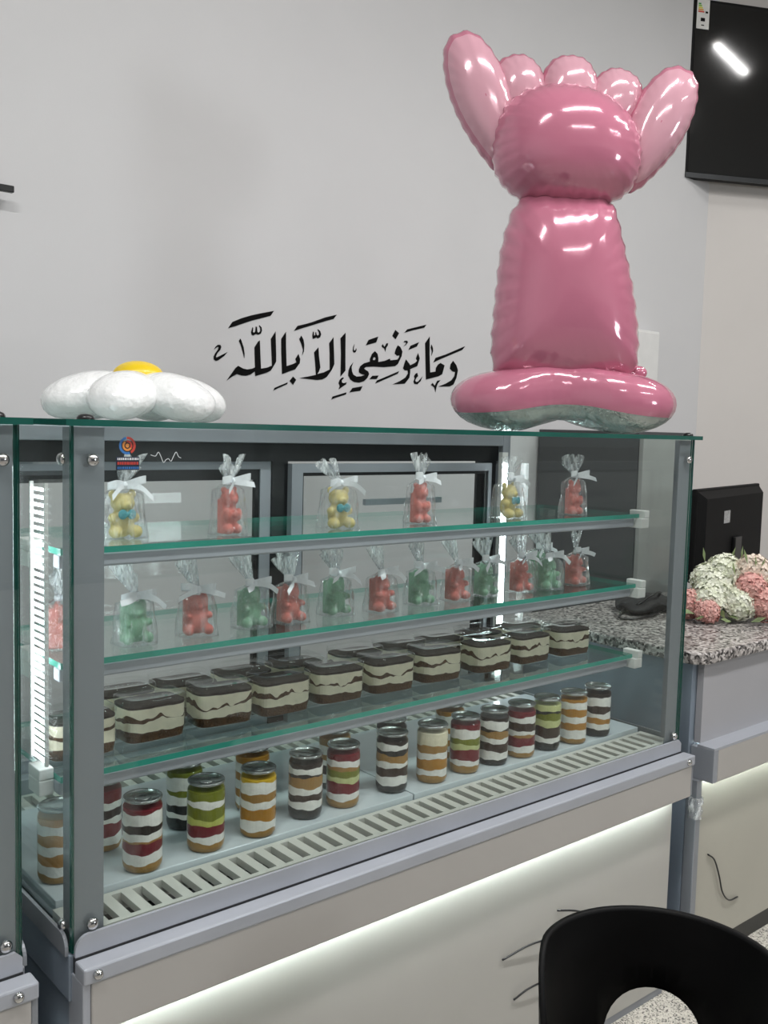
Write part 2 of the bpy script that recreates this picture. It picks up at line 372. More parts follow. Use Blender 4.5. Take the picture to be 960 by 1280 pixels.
    for (y0, y1) in ((0.011, 0.1), (0.476, 0.568)):
        g = MB().box(0.012, W-0.012, y0, y0+0.01, z-0.008, z+0.02).box(0.012, W-0.012, y1-0.01, y1, z-0.008, z+0.02).build('grille', CREAMP, root)
        sl = None; n = 42; p = (W-0.024)/n
        for i in range(n+1):
            xc = 0.012+0.009+i*(W-0.024-0.018)/n
            if sl is None:
                s0 = MB().box(-0.009, 0.009, y0+0.01, y1-0.01, z+0.008, z+0.02).build('slat', CREAMP, g); sl = s0.data
            else: s0 = link('slat', sl, g)
            s0.location.x = xc
    # led tape at the rear post; its reflection by the end glass as glowing bars
    l1 = bx('led_and_reflection_channel', (W-0.054, W-0.032, D-0.045, D-0.031, 0.06, 0.69), WPLAS)
    MB().box(W-0.052, W-0.034, D-0.048, D-0.045, z+0.07, z+0.66).build('led_strip', LED, l1)
    refl_frame = MB().box(0.007, 0.012, 0.112, 0.117, z+0.235, z+0.655).box(0.007, 0.012, 0.169, 0.174, z+0.235, z+0.655).build('led_and_reflection_channel', WPLAS, root)  # added rails for the glowing bars that imitate the LED reflection
    refl_bar = None
    for i in range(36):
        if refl_bar is None: o = MB().box(0.0075, 0.0115, 0.118, 0.168, z, z+0.0042).build('led_reflection_bar', LEDREFL, refl_frame); refl_bar = o.data
        else: o = link('led_reflection_bar', refl_bar, refl_frame)
        o.location.z = 0.24+i*0.0115
    return root
case = build_case('tall glass dessert showcase with three glass shelves full of sweets')
nbr = copy_tree(case, None, skip=('grille', 'slat', 'sticker'))
nbr.location = (-1.565, 0.012, 0)
tag(nbr, 'empty-looking glass showcase standing beside the full one, its end post showing', 'display case')

# stickers on the front glass of the full showcase
def on_front(x, y): p = on_y(x, y, 0.0); return p
def flat(name, loops, mats, parent, yv):
    m = MB()
    for loop, mi in loops: m.poly([(p[0], yv, p[1]) for p in loop], mi)
    return m.build(name, mats, parent)
SB, SR, SO, SN, SW = (pm('print_blue', '2b6fb5', 0.4), pm('print_red', 'c63a2a', 0.4), pm('print_orange', 'd98a3a', 0.4), pm('print_navy', '14203a', 0.4), pm('print_white', 'dfe3e6', 0.5))
c0 = on_front(159, 557); cx, cz = c0.x, c0.z
loops = []
def arc(r0, r1, a0, a1, mi, n=10):
    for i in range(n):
        a, b = math.radians(a0+(a1-a0)*i/n), math.radians(a0+(a1-a0)*(i+1)/n)
        loops.append(([(cx+r0*math.cos(a), cz+r0*math.sin(a)), (cx+r1*math.cos(a), cz+r1*math.sin(a)), (cx+r1*math.cos(b), cz+r1*math.sin(b)), (cx+r0*math.cos(b), cz+r0*math.sin(b))], mi))
arc(0.009, 0.0125, 100, 290, 0); arc(0.009, 0.0125, -60, 95, 1); arc(0.0045, 0.0075, 120, 330, 2); arc(0.0045, 0.0075, -30, 100, 1); arc(0.0, 0.003, 0, 350, 2)
rnd = random.Random(3)
for r, (zc, mi, hgt) in enumerate(((-0.0185, 4, 0.004), (-0.0245, 1, 0.005), (-0.031, 0, 0.004))):
    loops.append(([(cx-0.017, cz+zc-hgt*.75), (cx+0.018, cz+zc-hgt*.75), (cx+0.018, cz+zc+hgt*.75), (cx-0.017, cz+zc+hgt*.75)], 3))
st = flat('sticker', loops, [SB, SR, SO, SN, SW], case, -0.0006)
loops2 = []
for r, (zc, mi, hgt) in enumerate(((-0.0185, 4, 0.004), (-0.0245, 1, 0.005), (-0.031, 0, 0.004))):
    x = cx-0.015
    while x < cx+0.015:
        wd = rnd.uniform(0.0012, 0.0028)
        loops2.append(([(x, cz+zc-hgt*.4), (x+wd, cz+zc-hgt*.4), (x+wd*0.9, cz+zc+hgt*.4), (x+wd*0.1, cz+zc+hgt*.4)], mi)); x += wd+0.0008
flat('print', loops2, [SB, SR, SO, SN, SW], st, -0.0012)
m = MB(); c1 = on_front(188, 572); c2 = on_front(226, 566)
pts = bez([(c1.x+(c2.x-c1.x)*t, -0.0008, c1.z+0.006*math.sin(9*t)*(1-t*.3)+0.004*math.cos(23*t)) for t in [i/12 for i in range(13)]], 5)
m.tube(pts, 0.0005, 5); m.build('sticker', SW, case)

# ---------------------------------------------------------------- layered dessert jars
LC = dict(w='f8f6f2', c='f3ead0', k='2a1d18', d='20201f', b='3d2a20', t='a98045', r='7a1c28', g='7d8222', y='c9cc6a', p='d3d79a', o='b9822c', s='a67f42', e='d8b12e')
LM = {k: pm('dessert_layer_'+k, v, 0.55, var=0.06, scale=90, bump=0.12, bscale=160) for k, v in LC.items()}
LN = dict(w='cream_layer', c='cream_layer', k='chocolate_layer', d='biscuit_layer', b='chocolate_layer', t='sponge_layer', r='berry_layer', g='kiwi_layer', y='kiwi_layer', p='cream_layer', o='caramel_layer', s='biscuit_layer', e='caramel_layer')
def layered(root, spec, outline, z0, z1, amp, rnd, topz=None, seg=36):
    """stack of dessert layers, top to bottom in spec [(code, share)], with wavy boundaries"""
    tot = sum(s for _, s in spec); zs = [z1]; acc = 0
    for _, s in spec: acc += s; zs.append(z1-(z1-z0)*acc/tot)
    waves = []
    for i, zz in enumerate(zs):
        a = 0 if i in (0, len(zs)-1) else amp
        ph = [rnd.uniform(0, 6.28) for _ in range(4)]
        waves.append([zz+a*(0.55*math.sin(2*t+ph[0])+0.35*math.sin(3*t+ph[1])+0.3*math.sin(7*t+ph[2])+0.15*math.sin(13*t+ph[3])) for t in [2*PI*j/seg for j in range(seg)]])
    for i, (code, s) in enumerate(spec):
        up, lo = waves[i], waves[i+1]; m = MB(); rs = []
        lo = [min(a-0.0006, b) for a, b in zip(up, lo)]; waves[i+1] = lo
        bot = i == len(spec)-1
        for k, (u, sc) in enumerate(((0, 0.86), (0.0, 1.0), (0.5, 1.006), (1.0, 1.0), (1.0, 0.86))):
            ring = []
            for j in range(seg):
                x, y = outline(2*PI*j/seg); f = sc*(0.93 if (bot and u == 1.0) else 1)
                ring.append((x*f, y*f, lo[j]*u+up[j]*(1-u)))
            rs.append(ring)
        m.rings(rs, caps=(True, True) if True else (False, False))
        m.build(LN[code], LM[code], root, smooth=False)
jar_body = jar_lid = jar_rim = None
def make_jar(px, py, zt, spec, label, seed, xy=None):
    global jar_body, jar_lid, jar_rim
    p = on_z(px, py, HB+zt) if xy is None else Vector((*xy, 0))
    t = thing('dessert_jar', label, 'dessert jar', (p.x, p.y, HB+0.03), random.uniform(0, 6), 'layered dessert jars on the showcase deck')
    if jar_body is None:
        prof = [(0.0005, 0.0006), (0.026, 0.0006), (0.0295, 0.003), (0.0315, 0.008), (0.0322, 0.014), (0.0322, 0.098), (0.031, 0.105), (0.029, 0.110), (0.0287, 0.114)]
        jar_body = MB().lathe(prof, 32).build('jar_body', PET, t, smooth=True).data
        lid = MB().lathe([(0.0287, 0.1135), (0.0312, 0.1155), (0.0314, 0.1185), (0.0298, 0.1195), (0.0288, 0.1175), (0.028, 0.1155), (0.0005, 0.1155)], 32).build('lid', TIN, t, smooth=True)
        jar_lid = lid.data
        jar_rim = MB().lathe([(0.012+0.0006*math.cos(a), 0.1158+0.0006*math.sin(a)) for a in [2*PI*i/6 for i in range(7)]], 24).build('lid_ring', TIN, lid, smooth=True).data
    else:
        link('jar_body', jar_body, t); l = link('lid', jar_lid, t); link('lid_ring', jar_rim, l)
    def outl(a):
        return (0.0312*math.cos(a), 0.0312*math.sin(a))
    layered(t, spec, outl, 0.0022, 0.104, 0.0028, random.Random(seed))
    return t
def sp(s): return [(a[0], float(a[1:])) for a in s.split()]
BASE = 0.03
J = [(178, 1083, 'r.6 w2 k1.1 w1.2 t.4 r1.6 w1.7 s1.3', 'jar of cream, chocolate and red jam layers standing beside the showcase corner post'),
     (257, 1058, 'g1.5 w1 g1.8 y1.1 r1.6 w1.1 s1.4', 'jar topped with thick green kiwi, with yellow-green and red jam layers'),
     (322, 1040, 'e.5 w1.8 t1.2 w1.2 o2 w1.6 s1', 'jar with bright yellow under its lid and caramel layers between cream'),
     (381, 1018, 'k.7 w1.2 k.5 t1.8 w1.2 b1.2 w1.3 d1.8', 'jar of chocolate and tan sponge on black biscuit, between the caramel and kiwi jars'),
     (428, 1004, 'r1.1 w1.1 t.6 g1.1 p1 r1.9 w1.1 s1.3', 'jar with red jam and kiwi layers standing just before the deck seam'),
     (489, 986, 'k.5 w1.1 d.9 t1.5 w1 b1.7 w1.6 d1.5', 'jar of chocolate, tan sponge and cream on black biscuit, just across the deck seam'),
     (539, 974, 'c2.4 t1.3 w1.3 o2 w1.2 s1.3', 'jar with a thick plain cream top above caramel layers'),
     (580, 962, 'r.9 w1.7 g1.1 p1 r2 w.9 s1.4', 'jar with red jam in its top cream and kiwi stripe, seventh from the granite counter'),
     (616, 952, 'k.7 w1.6 k.5 t1.3 w1 b1.8 w1.6 d1.1', 'jar of chocolate and tan sponge on black biscuit, fifth from the granite counter'),
     (650, 943, 'r1.1 w1.2 b1.7 w.9 t.4 r1.9 w1.2 s1.1', 'jar with dark sponge between two red jam layers, fourth from the granite counter end'),
     (682, 934, 'p1.1 d.5 g1.2 p1.2 b2 w1 d1.5', 'jar with pale green cream, kiwi and dark chocolate layers on black biscuit'),
     (715, 926, 'o.6 w1.5 o1.5 w1.5 o1.5 w1.9 s1', 'jar of three caramel layers in cream, second from the granite counter end'),
     (745, 917, 'k.8 w2 b1.4 w1.2 o1.2 w1.2 d1.5', 'jar of cream, chocolate and one caramel layer, nearest the granite counter')]
for i, (x, y, s, lb) in enumerate(J): make_jar(x, y, BASE, sp(s), lb, 20+i)
BJ = [(128, 975, 'r2 w1.1 k1.6 w1.1 r2 w1.5 s1.2', 'jar with two broad red jam layers, behind the corner post jar'),
      (231, 953, 'g.9 w2.4 g.9 w1.8 d1.6 w1 d2', 'jar with thin green kiwi and two black biscuit layers, behind the thick kiwi jar'),
      (316, 934, 'o1.2 w1.7 o1.4 w1.4 o1.6 w1.2 s1', 'caramel and cream jar standing behind the yellow-topped jar'),
      (419, 912, 't1.4 w1.5 t1.3 w1.2 k1.6 w1.4 d1.4', 'tan sponge jar with a black biscuit foot, in the rear row behind the deck seam'),
      (490, 899, 'k.6 w2.4 k1.1 w1.2 b1.6 w1.4 d1.4', 'chocolate jar mostly hidden behind another chocolate jar in the rear row'),
      (563, 880, 'o.7 w2.6 o1.1 w1.2 o1.5 w1.3 s1.2', 'cream and caramel jar in the rear row nearest the granite counter')]
for i, (x, y, s, lb) in enumerate(BJ): make_jar(x, y, 0.145, sp(s), lb, 50+i)
make_jar(0, 0, 0, sp('o1 w1.5 o1.5 w1.3 o1.6 w1.4 s1.2'), 'caramel jar tucked behind the corner post, seen through the end glass', 70, xy=(0.052, 0.177))

# ---------------------------------------------------------------- boxed tiramisu
TB = dict(w=pm('mascarpone', 'f3ead2', 0.5, var=0.05, scale=60, bump=0.1), s=pm('coffee_sponge', '5f3f22', 0.75, var=0.2, scale=120, bump=0.5, bscale=260), k=pm('cocoa_dust', '3b2c28', 0.85, var=0.1, scale=150, bump=0.3, bscale=300))
def rrect(a, hx, hy, n=5.0):
    c, s = math.cos(a), math.sin(a); r = (abs(c/hx)**n+abs(s/hy)**n)**(-1/n); return (r*c, r*s)
def make_box_mesh(seed, hx, hy):
    rnd = random.Random(seed); t = bpy.data.objects.new('tiramisu_box', None); C.objects.link(t)
    seg = 72; hz = 0.062
    def layer(name, mat, lo, up, cap):
        m = MB(); rs = []
        for u, sc in ((0, 0.9), (0, 1), (1, 1), (1, 0.9)):
            rs.append([(rrect(2*PI*j/seg, hx*sc, hy*sc)[0]*(0.965 if name == 'sponge_base' and u == 0 else 1), rrect(2*PI*j/seg, hx*sc, hy*sc)[1]*(0.965 if name == 'sponge_base' and u == 0 else 1), (lo[j]*(1-u)+up[j]*u)) for j in range(seg)])
        m.rings(rs, caps=(True, True)); m.build(name, mat, t)
    def wave(z, a, off=0):
        ph = [rnd.uniform(0, 6.28) for _ in range(4)]
        return [z+a*(math.sin(2*x+ph[0])+0.7*math.sin(5*x+ph[1])+0.4*math.sin(11*x+ph[2])+0.25*math.sin(19*x+ph[3])) for x in [2*PI*j/seg for j in range(seg)]]
    w0 = [0.0025]*seg; w1 = wave(0.019, 0.0016); w2 = wave(0.036, 0.0026); w3 = [b+max(0.0002, c) for b, c in zip(w2, wave(0.0055, 0.0038))]
    w4 = wave(hz-0.004, 0.0005); w5 = [hz]*seg
    w3 = [min(a, b-0.002) for a, b in zip(w3, w4)]; w2 = [max(a, b+0.003) for a, b in zip(w2, w1)]; w3 = [max(a, b+0.0002) for a, b in zip(w3, w2)]
    layer('sponge_base', TB['s'], w0, w1, 0); layer('cream_layer', TB['w'], w1, w2, 0); layer('sponge_streak', TB['s'], w2, w3, 0)
    layer('cream_layer', TB['w'], w3, w4, 0); layer('cocoa_top', TB['k'], w4, w5, 0)
    prof = [(0.5, 0.0006), (0.93, 0.0006), (0.98, 0.004), (1.03, 0.02), (1.035, 0.066)]
    m = MB(); m.rings([[(*rrect(2*PI*j/48, hx*s, hy*s), zz) for j in range(48)] for s, zz in prof], caps=(True, False)); m.build('container', PET, t, smooth=True)
    prof = [(1.045, 0.0635), (1.05, 0.07), (1.03, 0.0735), (0.97, 0.0745), (0.93, 0.0735), (0.4, 0.0735)]
    m = MB(); m.rings([[(*rrect(2*PI*j/48, hx*s, hy*s), zz) for j in range(48)] for s, zz in prof], caps=(False, True)); m.build('lid', PET, t, smooth=True)
    return t
protos = [make_box_mesh(100+i, 0.054, 0.036) for i in range(5)]; used = set()
def put_box(i, x, y, rz, label):
    k = i % len(protos)
    t = protos[k] if k not in used else copy_tree(protos[k]); used.add(k)
    t.location = (x, y, HB+0.215); t.rotation_euler = (0, 0, rz)
    tag(t, label, 'boxed dessert', 'boxed tiramisu on the bottom glass shelf')
ORD = ['first', 'second', 'third', 'fourth', 'fifth', 'sixth', 'seventh', 'eighth', 'ninth', 'tenth']
fx = [0.226, 0.364, 0.488, 0.621, 0.752, 0.892, 1.047, 1.186, 1.328]
for i, x in enumerate(fx):
    put_box(i, x, 0.180+0.036+(0.004 if i % 2 else 0), random.uniform(-0.05, 0.05)-0.03, 'clear box of tiramisu in the front row, %s from the corner post' % ORD[i])
bxs = [0.215, 0.333, 0.462, 0.585, 0.742, 0.865, 0.985, 1.112, 1.252]
for i, x in enumerate(bxs):
    put_box(i+2, x, 0.252+0.052, random.uniform(-0.04, 0.04)-0.03, 'clear box of tiramisu in the rear row, %s from the corner post' % ORD[i])
put_box(4, 0.095, 0.205, -0.02, 'clear box of tiramisu half hidden behind the corner post, by the end glass')

# ---------------------------------------------------------------- bagged bear sweets
def remeshed(mb, name, vox=0.0017, sm=6):
    me = bpy.data.meshes.new('tmp'); me.from_pydata(mb.v, [], mb.f); o = bpy.data.objects.new('tmp', me); C.objects.link(o)
    r = o.modifiers.new('r', 'REMESH'); r.mode = 'VOXEL'; r.voxel_size = vox
    s = o.modifiers.new('s', 'SMOOTH'); s.iterations = sm; s.factor = 0.5
    dg = bpy.context.evaluated_depsgraph_get(); dg.update()
    out = bpy.data.meshes.new_from_object(o.evaluated_get(dg)); out.name = name
    bpy.data.objects.remove(o); out.polygons.foreach_set('use_smooth', [True]*len(out.polygons)); return out
def small_bear():
    m = MB()
    m.box(-0.0185, 0.0185, -0.002, 0.016, 0.001, 0.062)                                   # moulded flat back
    m.ell((0, -0.001, 0.024), (0.018, 0.014, 0.023)); m.ell((0, -0.002, 0.052), (0.0155, 0.0135, 0.0135))
    m.ell((0, -0.014, 0.049), (0.006, 0.005, 0.005))
    for s in (-1, 1):
        m.ell((s*0.0115, 0.001, 0.064), (0.0052, 0.005, 0.0052)); m.ell((s*0.017, -0.008, 0.033), (0.006, 0.011, 0.006))
        m.ell((s*0.016, -0.009, 0.009), (0.008, 0.014, 0.009))
        m.ell((s*0.0055, -0.0145, 0.055), (0.0015, 0.0015, 0.0015), 8, 6)
    return remeshed(m, 'bear')
def tall_bear():
    m = MB()
    m.box(-0.016, 0.016, -0.002, 0.012, 0.001, 0.06)
    m.ell((0, 0, 0.028), (0.017, 0.014, 0.027)); m.ell((0, -0.002, 0.062), (0.017, 0.014, 0.016)); m.ell((0, -0.015, 0.059), (0.007, 0.005, 0.006))
    for s in (-1, 1):
        m.ell((s*0.012, 0.0, 0.076), (0.006, 0.005, 0.006)); m.ell((s*0.013, -0.011, 0.034), (0.006, 0.007, 0.011))
        m.ell((s*0.010, -0.009, 0.009), (0.009, 0.012, 0.009))
    m.ell((0, -0.016, 0.035), (0.007, 0.006, 0.007))
    return remeshed(m, 'bear')
def teddy_bear():
    m = MB()
    m.ell((0, 0.002, 0.024), (0.020, 0.016, 0.025)); m.ell((0, -0.001, 0.056), (0.0205, 0.016, 0.0165)); m.ell((0, -0.016, 0.052), (0.0085, 0.006, 0.0065))
    m.ell((0, -0.022, 0.0545), (0.003, 0.002, 0.002), 8, 6)
    for s in (-1, 1):
        m.ell((s*0.0165, 0.001, 0.070), (0.0075, 0.0055, 0.0075)); m.ell((s*0.0195, -0.006, 0.032), (0.0065, 0.010, 0.008))
        m.ell((s*0.017, -0.013, 0.010), (0.0105, 0.015, 0.0105))
    return remeshed(m, 'bear')
GREEN = pm('mint_green_sweet', '86b595', 0.45, var=0.04, scale=30, spec=0.4)
CORAL = pm('coral_pink_sweet', 'd9786d', 0.45, var=0.04, scale=30, spec=0.4)
YELL = pm('pale_yellow_sweet', 'dcca82', 0.45, var=0.05, scale=30, spec=0.4)
TEAL = pm('turquoise_icing', '3fa3ae', 0.45, var=0.12, scale=120, bump=0.4, bscale=200)
me_small, me_tall, me_teddy = small_bear(), tall_bear(), teddy_bear()
def with_mat(me, mat): c = me.copy(); c.materials.append(mat); return c
BM = dict(g=with_mat(me_small, GREEN), p=with_mat(me_small, CORAL), y=with_mat(me_teddy, YELL), P=with_mat(me_tall, CORAL))
def bow_tie():
    m = MB()
    for s in (-1, 1): m.ell((s*0.0075, -0.0195, 0.0385), (0.008, 0.004, 0.0085), 12, 8)
    m.ell((0, -0.0215, 0.0385), (0.0035, 0.0035, 0.0045), 10, 6)
    return remeshed(m, 'bow_tie', 0.0011, 2)
me_tie = with_mat(bow_tie(), TEAL)
def make_bag(seed, hn, top, hx=0.031, hy=0.026, wide=0.026):
    """cellophane pouch, gathered at height hn, flaring open to height top"""
    rnd = random.Random(seed); seg = 44; rs = []
    ph = [rnd.uniform(0, 6.28) for _ in range(6)]; lean = (rnd.uniform(-0.012, 0.012), rnd.uniform(-0.006, 0.006)); nf = rnd.choice((4, 5, 6)); fl = rnd.uniform(0.45, 0.95)
    N1 = 12
    for i in range(N1+1):
        t = i/N1; z = 0.0008+(hn-0.0008)*t
        k = 1.06-0.32*t if t < 0.82 else (1.06-0.32*0.82)*(0.5+0.5*math.cos(PI*(t-0.82)/0.18))
        k = max(k, 0.0)
        ring = []
        for j in range(seg):
            a = 2*PI*j/seg; x, y = rrect(a, hx*(0.97+0.03*math.sin(PI*t)), hy, 3.4)
            pl = 1+(0.05+0.16*t)*(1-k*0.75)*math.sin(11*a+ph[0])+0.035*math.sin(5*a+9*t+ph[1])+0.02*math.sin(17*a+ph[2]-14*t)
            r = (0.0035+0.0*t)
            ring.append(((x*k*0.97+math.cos(a)*r)*pl, (y*k*0.97+math.sin(a)*r)*pl, z))
        rs.append(ring)
    N2 = 9
    for i in range(1, N2+1):
        t = i/N2; z = hn+(top-hn)*t; ring = []
        spread = 0.004+(wide-0.004)*fl*(t**0.8)
        for j in range(seg):
            a = 2*PI*j/seg
            f = 1+0.42*min(1, t*1.6)*math.sin(nf*a+ph[3])+0.22*math.sin((nf*2+1)*a+ph[4])
            zz = z+t*0.012*math.sin(3*a+ph[5])
            ring.append((math.cos(a)*spread*f+lean[0]*t*2, math.sin(a)*spread*0.55*f+lean[1]*t*2, zz))
        rs.append(ring)
    m = MB().rings(rs, caps=(True, False), mfun=lambda i, j: 1 if i >= N1 else 0); me = bpy.data.meshes.new('bag'); me.from_pydata(m.v, [], m.f); me.materials.append(CELLO); me.materials.append(CELLOW)
    for p_, i_ in zip(me.polygons, m.m): p_.material_index = i_
    me.polygons.foreach_set('use_smooth', [True]*len(me.polygons)); return me
def make_ribbon(seed, hn):
    rnd = random.Random(seed); m = MB()
    def strip(path, wd, twist=0.0):
        P_ = bez(path, 5); L_, R_ = [], []
        for i, p in enumerate(P_):
            a = twist*i/len(P_); u = Vector((0, math.sin(a), math.cos(a)))*wd*0.5
            L_.append(p-u); R_.append(p+u)
        m.rings([L_, R_], closed=False)
    for s in (-1, 1):
        dz = rnd.uniform(-0.006, 0.006); ln = rnd.uniform(0.026, 0.034)
        strip([(0, -0.009, hn), (s*ln*0.6, -0.024, hn+0.006+dz*0.5), (s*ln, -0.018, hn+0.004+dz), (s*ln*0.6, -0.010, hn+0.002+dz*0.5), (0, -0.007, hn)], 0.012)
        e = rnd.uniform(0.026, 0.042)
        strip([(0, -0.010, hn), (s*e*0.5, -0.026, hn-0.003), (s*e, -0.031, hn-rnd.uniform(0.004, 0.022))], 0.010, rnd.uniform(-0.6, 0.6))
    m.ell((0, -0.009, hn), (0.006, 0.005, 0.006), 10, 6)
    # band round the neck
    m.lathe([(0.0055, hn-0.004), (0.006, hn), (0.0055, hn+0.004)], 14)
    me = bpy.data.meshes.new('ribbon'); me.from_pydata(m.v, [], m.f); me.materials.append(RIB); return me
bags = {}
for k, hn, tp, hx, hy in (('s', 0.0795, 0.128, 0.031, 0.027), ('y', 0.086, 0.122, 0.034, 0.031), ('P', 0.092, 0.125, 0.027, 0.025)):
    bags[k] = [(make_bag(300+i+ord(k), hn, tp+random.uniform(-0.006, 0.008), hx, hy), make_ribbon(400+i+ord(k), hn)) for i in range(5 if k == 's' else 3)]
def put_bear(i, kind, px, py, hz, rz, label, group, xy=None):
    p = on_z(px, py, HB+hz) if xy is None else Vector((*xy, 0))
    t = thing('bagged_bear_sweet', label, 'bear sweet', (p.x, p.y+0.012, HB+hz), rz, group)
    b = link('bear', BM[kind], t); b.location.z = 0.0012
    if kind in 'gp': b.scale = (1.08, 1.05, 1.04)
    if kind == 'y': link('bow_tie', me_tie, b)
    bk = bags['s' if kind in 'gp' else kind]; bag, rb = bk[i % len(bk)]
    link('bag', bag, t); r = link('ribbon', rb, t)
    return t
G1, G2 = 'bear sweets on the top glass shelf', 'bear sweets on the middle glass shelf'
T1 = [('y', 157, 673, 'pale yellow teddy sweet with turquoise bow tie, beside the corner post'), ('P', 290, 669, 'tall coral bear sweet bagged, between two yellow teddies nearer the corner post'),
      ('y', 427, 661, 'pale yellow teddy sweet with turquoise bow tie, at the middle of the top shelf'), ('P', 529, 655, 'tall coral bear sweet bagged in front of the right sliding door pane'),
      ('y', 640, 648, 'pale yellow teddy sweet with turquoise bow tie, in front of the lit LED strip'), ('P', 721, 644, 'tall coral bear sweet at the granite counter end of the top shelf')]
for i, (k, x, y, lb) in enumerate(T1): put_bear(i//2, k, x, y, 0.558, random.uniform(-0.15, 0.25), lb, G1)
T2 = [('g', 173, 806), ('p', 250, 795), ('g', 318, 785), ('p', 367, 779), ('g', 424, 769), ('p', 481, 765), ('g', 530, 756), ('p', 575, 751), ('g', 611, 745), ('p', 655, 740), ('g', 690, 737), ('p', 723, 731)]
for i, (k, x, y) in enumerate(T2):
    n = sum(1 for q in T2[:i+1] if q[0] == k)-1
    lb = 'small %s bear sweet in a ribboned bag, %s %s one from the corner post' % (('mint green', ORD[n], 'green') if k == 'g' else ('coral pink', ORD[n], 'pink'))
    put_bear(i*2 % 5, k, x, y, 0.388, random.uniform(-0.2, 0.25), lb, G2)
put_bear(3, 'p', 0, 0, 0.388, 1.15, 'small coral pink bear sweet behind the corner post, seen through the end glass', G2, xy=(0.066, 0.200))
put_bear(1, 'g', 0, 0, 0.388, 0.0, 'small mint green bear sweet behind the others at the granite counter end', G2, xy=(1.300, 0.275))

# ---------------------------------------------------------------- daisy balloon on the showcase top
ZT = HB+H+0.009
FOILW = pm('white_foil', 'eef0f0', 0.22, 0.0, var=0.03, scale=8, bump=0.6, bscale=38, spec=0.7, coat=0.4)
FOILY = pm('yellow_foil', 'e9c81a', 0.3, 0.0, var=0.05, scale=8, bump=0.2, bscale=40, spec=0.6)
dc = on_y(171, 500, 0.36)
t = thing('daisy_balloon', 'white foil daisy balloon with yellow centre lying on the showcase top', 'balloon', (dc.x, dc.y, ZT), -YAW)
for k in range(6):
    a = -PI/2+k*PI/3; m = MB(); seg, rg = 28, 14; rs = []
    for i in range(rg+1):
        b = PI*i/rg; ring = []
        for j in range(seg):
            c = 2*PI*j/seg
            x = -math.cos(b)*0.078; q = math.sin(b)**0.8; wv = 1+0.02*math.sin(26*b+3*c)
            ring.append((x, 0.060*q*math.cos(c)*wv, 0.039*q*math.sin(c)*wv))
        rs.append(ring)
    m.rings(rs)
    R_ = Matrix.Rotation(a, 4, 'Z') @ Matrix.Translation((0.088, 0, 0.048)) @ Matrix.Rotation(0.25, 4, 'Y')
    m.v = [tuple(R_ @ Vector(v)) for v in m.v]; mz = min(v[2] for v in m.v); m.v = [(v[0], v[1], v[2]-mz+0.0005) for v in m.v]
    m.build('petal', FOILW, t, smooth=True)
m = MB(); m.ell((0, 0.010, 0.080), (0.046, 0.046, 0.028), 28, 12); m.build('flower_centre', FOILY, t, smooth=True)

# ---------------------------------------------------------------- tall pink foil balloon (plain lobed shape)
PINK = pm('pink_foil', 'c2758d', 0.13, 0.12, var=0.03, scale=5, bump=0.06, bscale=14, spec=0.75, coat=0.6)
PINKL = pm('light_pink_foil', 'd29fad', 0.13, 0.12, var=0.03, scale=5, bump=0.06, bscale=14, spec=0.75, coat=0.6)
SILV = pm('silver_foil', 'b9c4c2', 0.18, 0.85, var=0.1, scale=20, bump=0.5, bscale=60)
BC = Vector((1.22, 0.17, ZT))
bal = thing('foil_balloon', 'tall pink foil balloon with rounded lobes standing on the showcase top', 'balloon', BC, -YAW)
def bp_(px, py):
    p = on_plane(px, py, BC, FWH)-BC; return (p.dot(RT0), p.z)
def pillow(name, loop, thick, y0, mats, light=0.0, pleat=24, pa=0.014, cen=None, n=9, yb=None):
    """inflated foil lobe from a closed outline (x, z), seam in the plane y0"""
    L_ = smooth_loop(loop, 2)
    # resample evenly
    P_ = [Vector((a, b)) for a, b in L_]; seg = 96; per = [0]
    for i in range(len(P_)): per.append(per[-1]+(P_[(i+1) % len(P_)]-P_[i]).length)
    out = []
    for k in range(seg):
        s = per[-1]*k/seg; i = max(j for j in range(len(per)-1) if per[j] <= s)
        u = (s-per[i])/max(per[i+1]-per[i], 1e-9); out.append(P_[i].lerp(P_[(i+1) % len(P_)], u))
    c = Vector(cen) if cen else sum(out, Vector((0, 0)))/seg
    rs = []
    def ring(s, sign):
        h = thick*0.5*(max(0.0, 1-s**2.6))**0.55
        r = []
        for k, p in enumerate(out):
            w_ = 1+pa*math.sin(2*PI*pleat*k/seg)*s**6
            q = c+(p-c)*(s*w_); hh = h*(1+0.09*math.sin(2*PI*pleat*k/seg+0.6)*s**9)
            r.append((q.x, y0+sign*hh, q.y))
        return r
    ss = [0.02]+[i/n for i in range(1, n)]+[0.95, 0.985]
    front = [ring(s, -1) for s in ss]; edge = ring(1.0, 0); back = [ring(s, 1) for s in reversed(ss)]
    allr = front+[edge]+back; nf = len(front)
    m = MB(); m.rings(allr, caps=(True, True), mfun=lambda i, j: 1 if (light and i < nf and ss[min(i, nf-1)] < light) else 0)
    # flip so that normals look outward
    m.f = [tuple(reversed(f)) for f in m.f]
    return m.build(name, mats, bal, smooth=True)
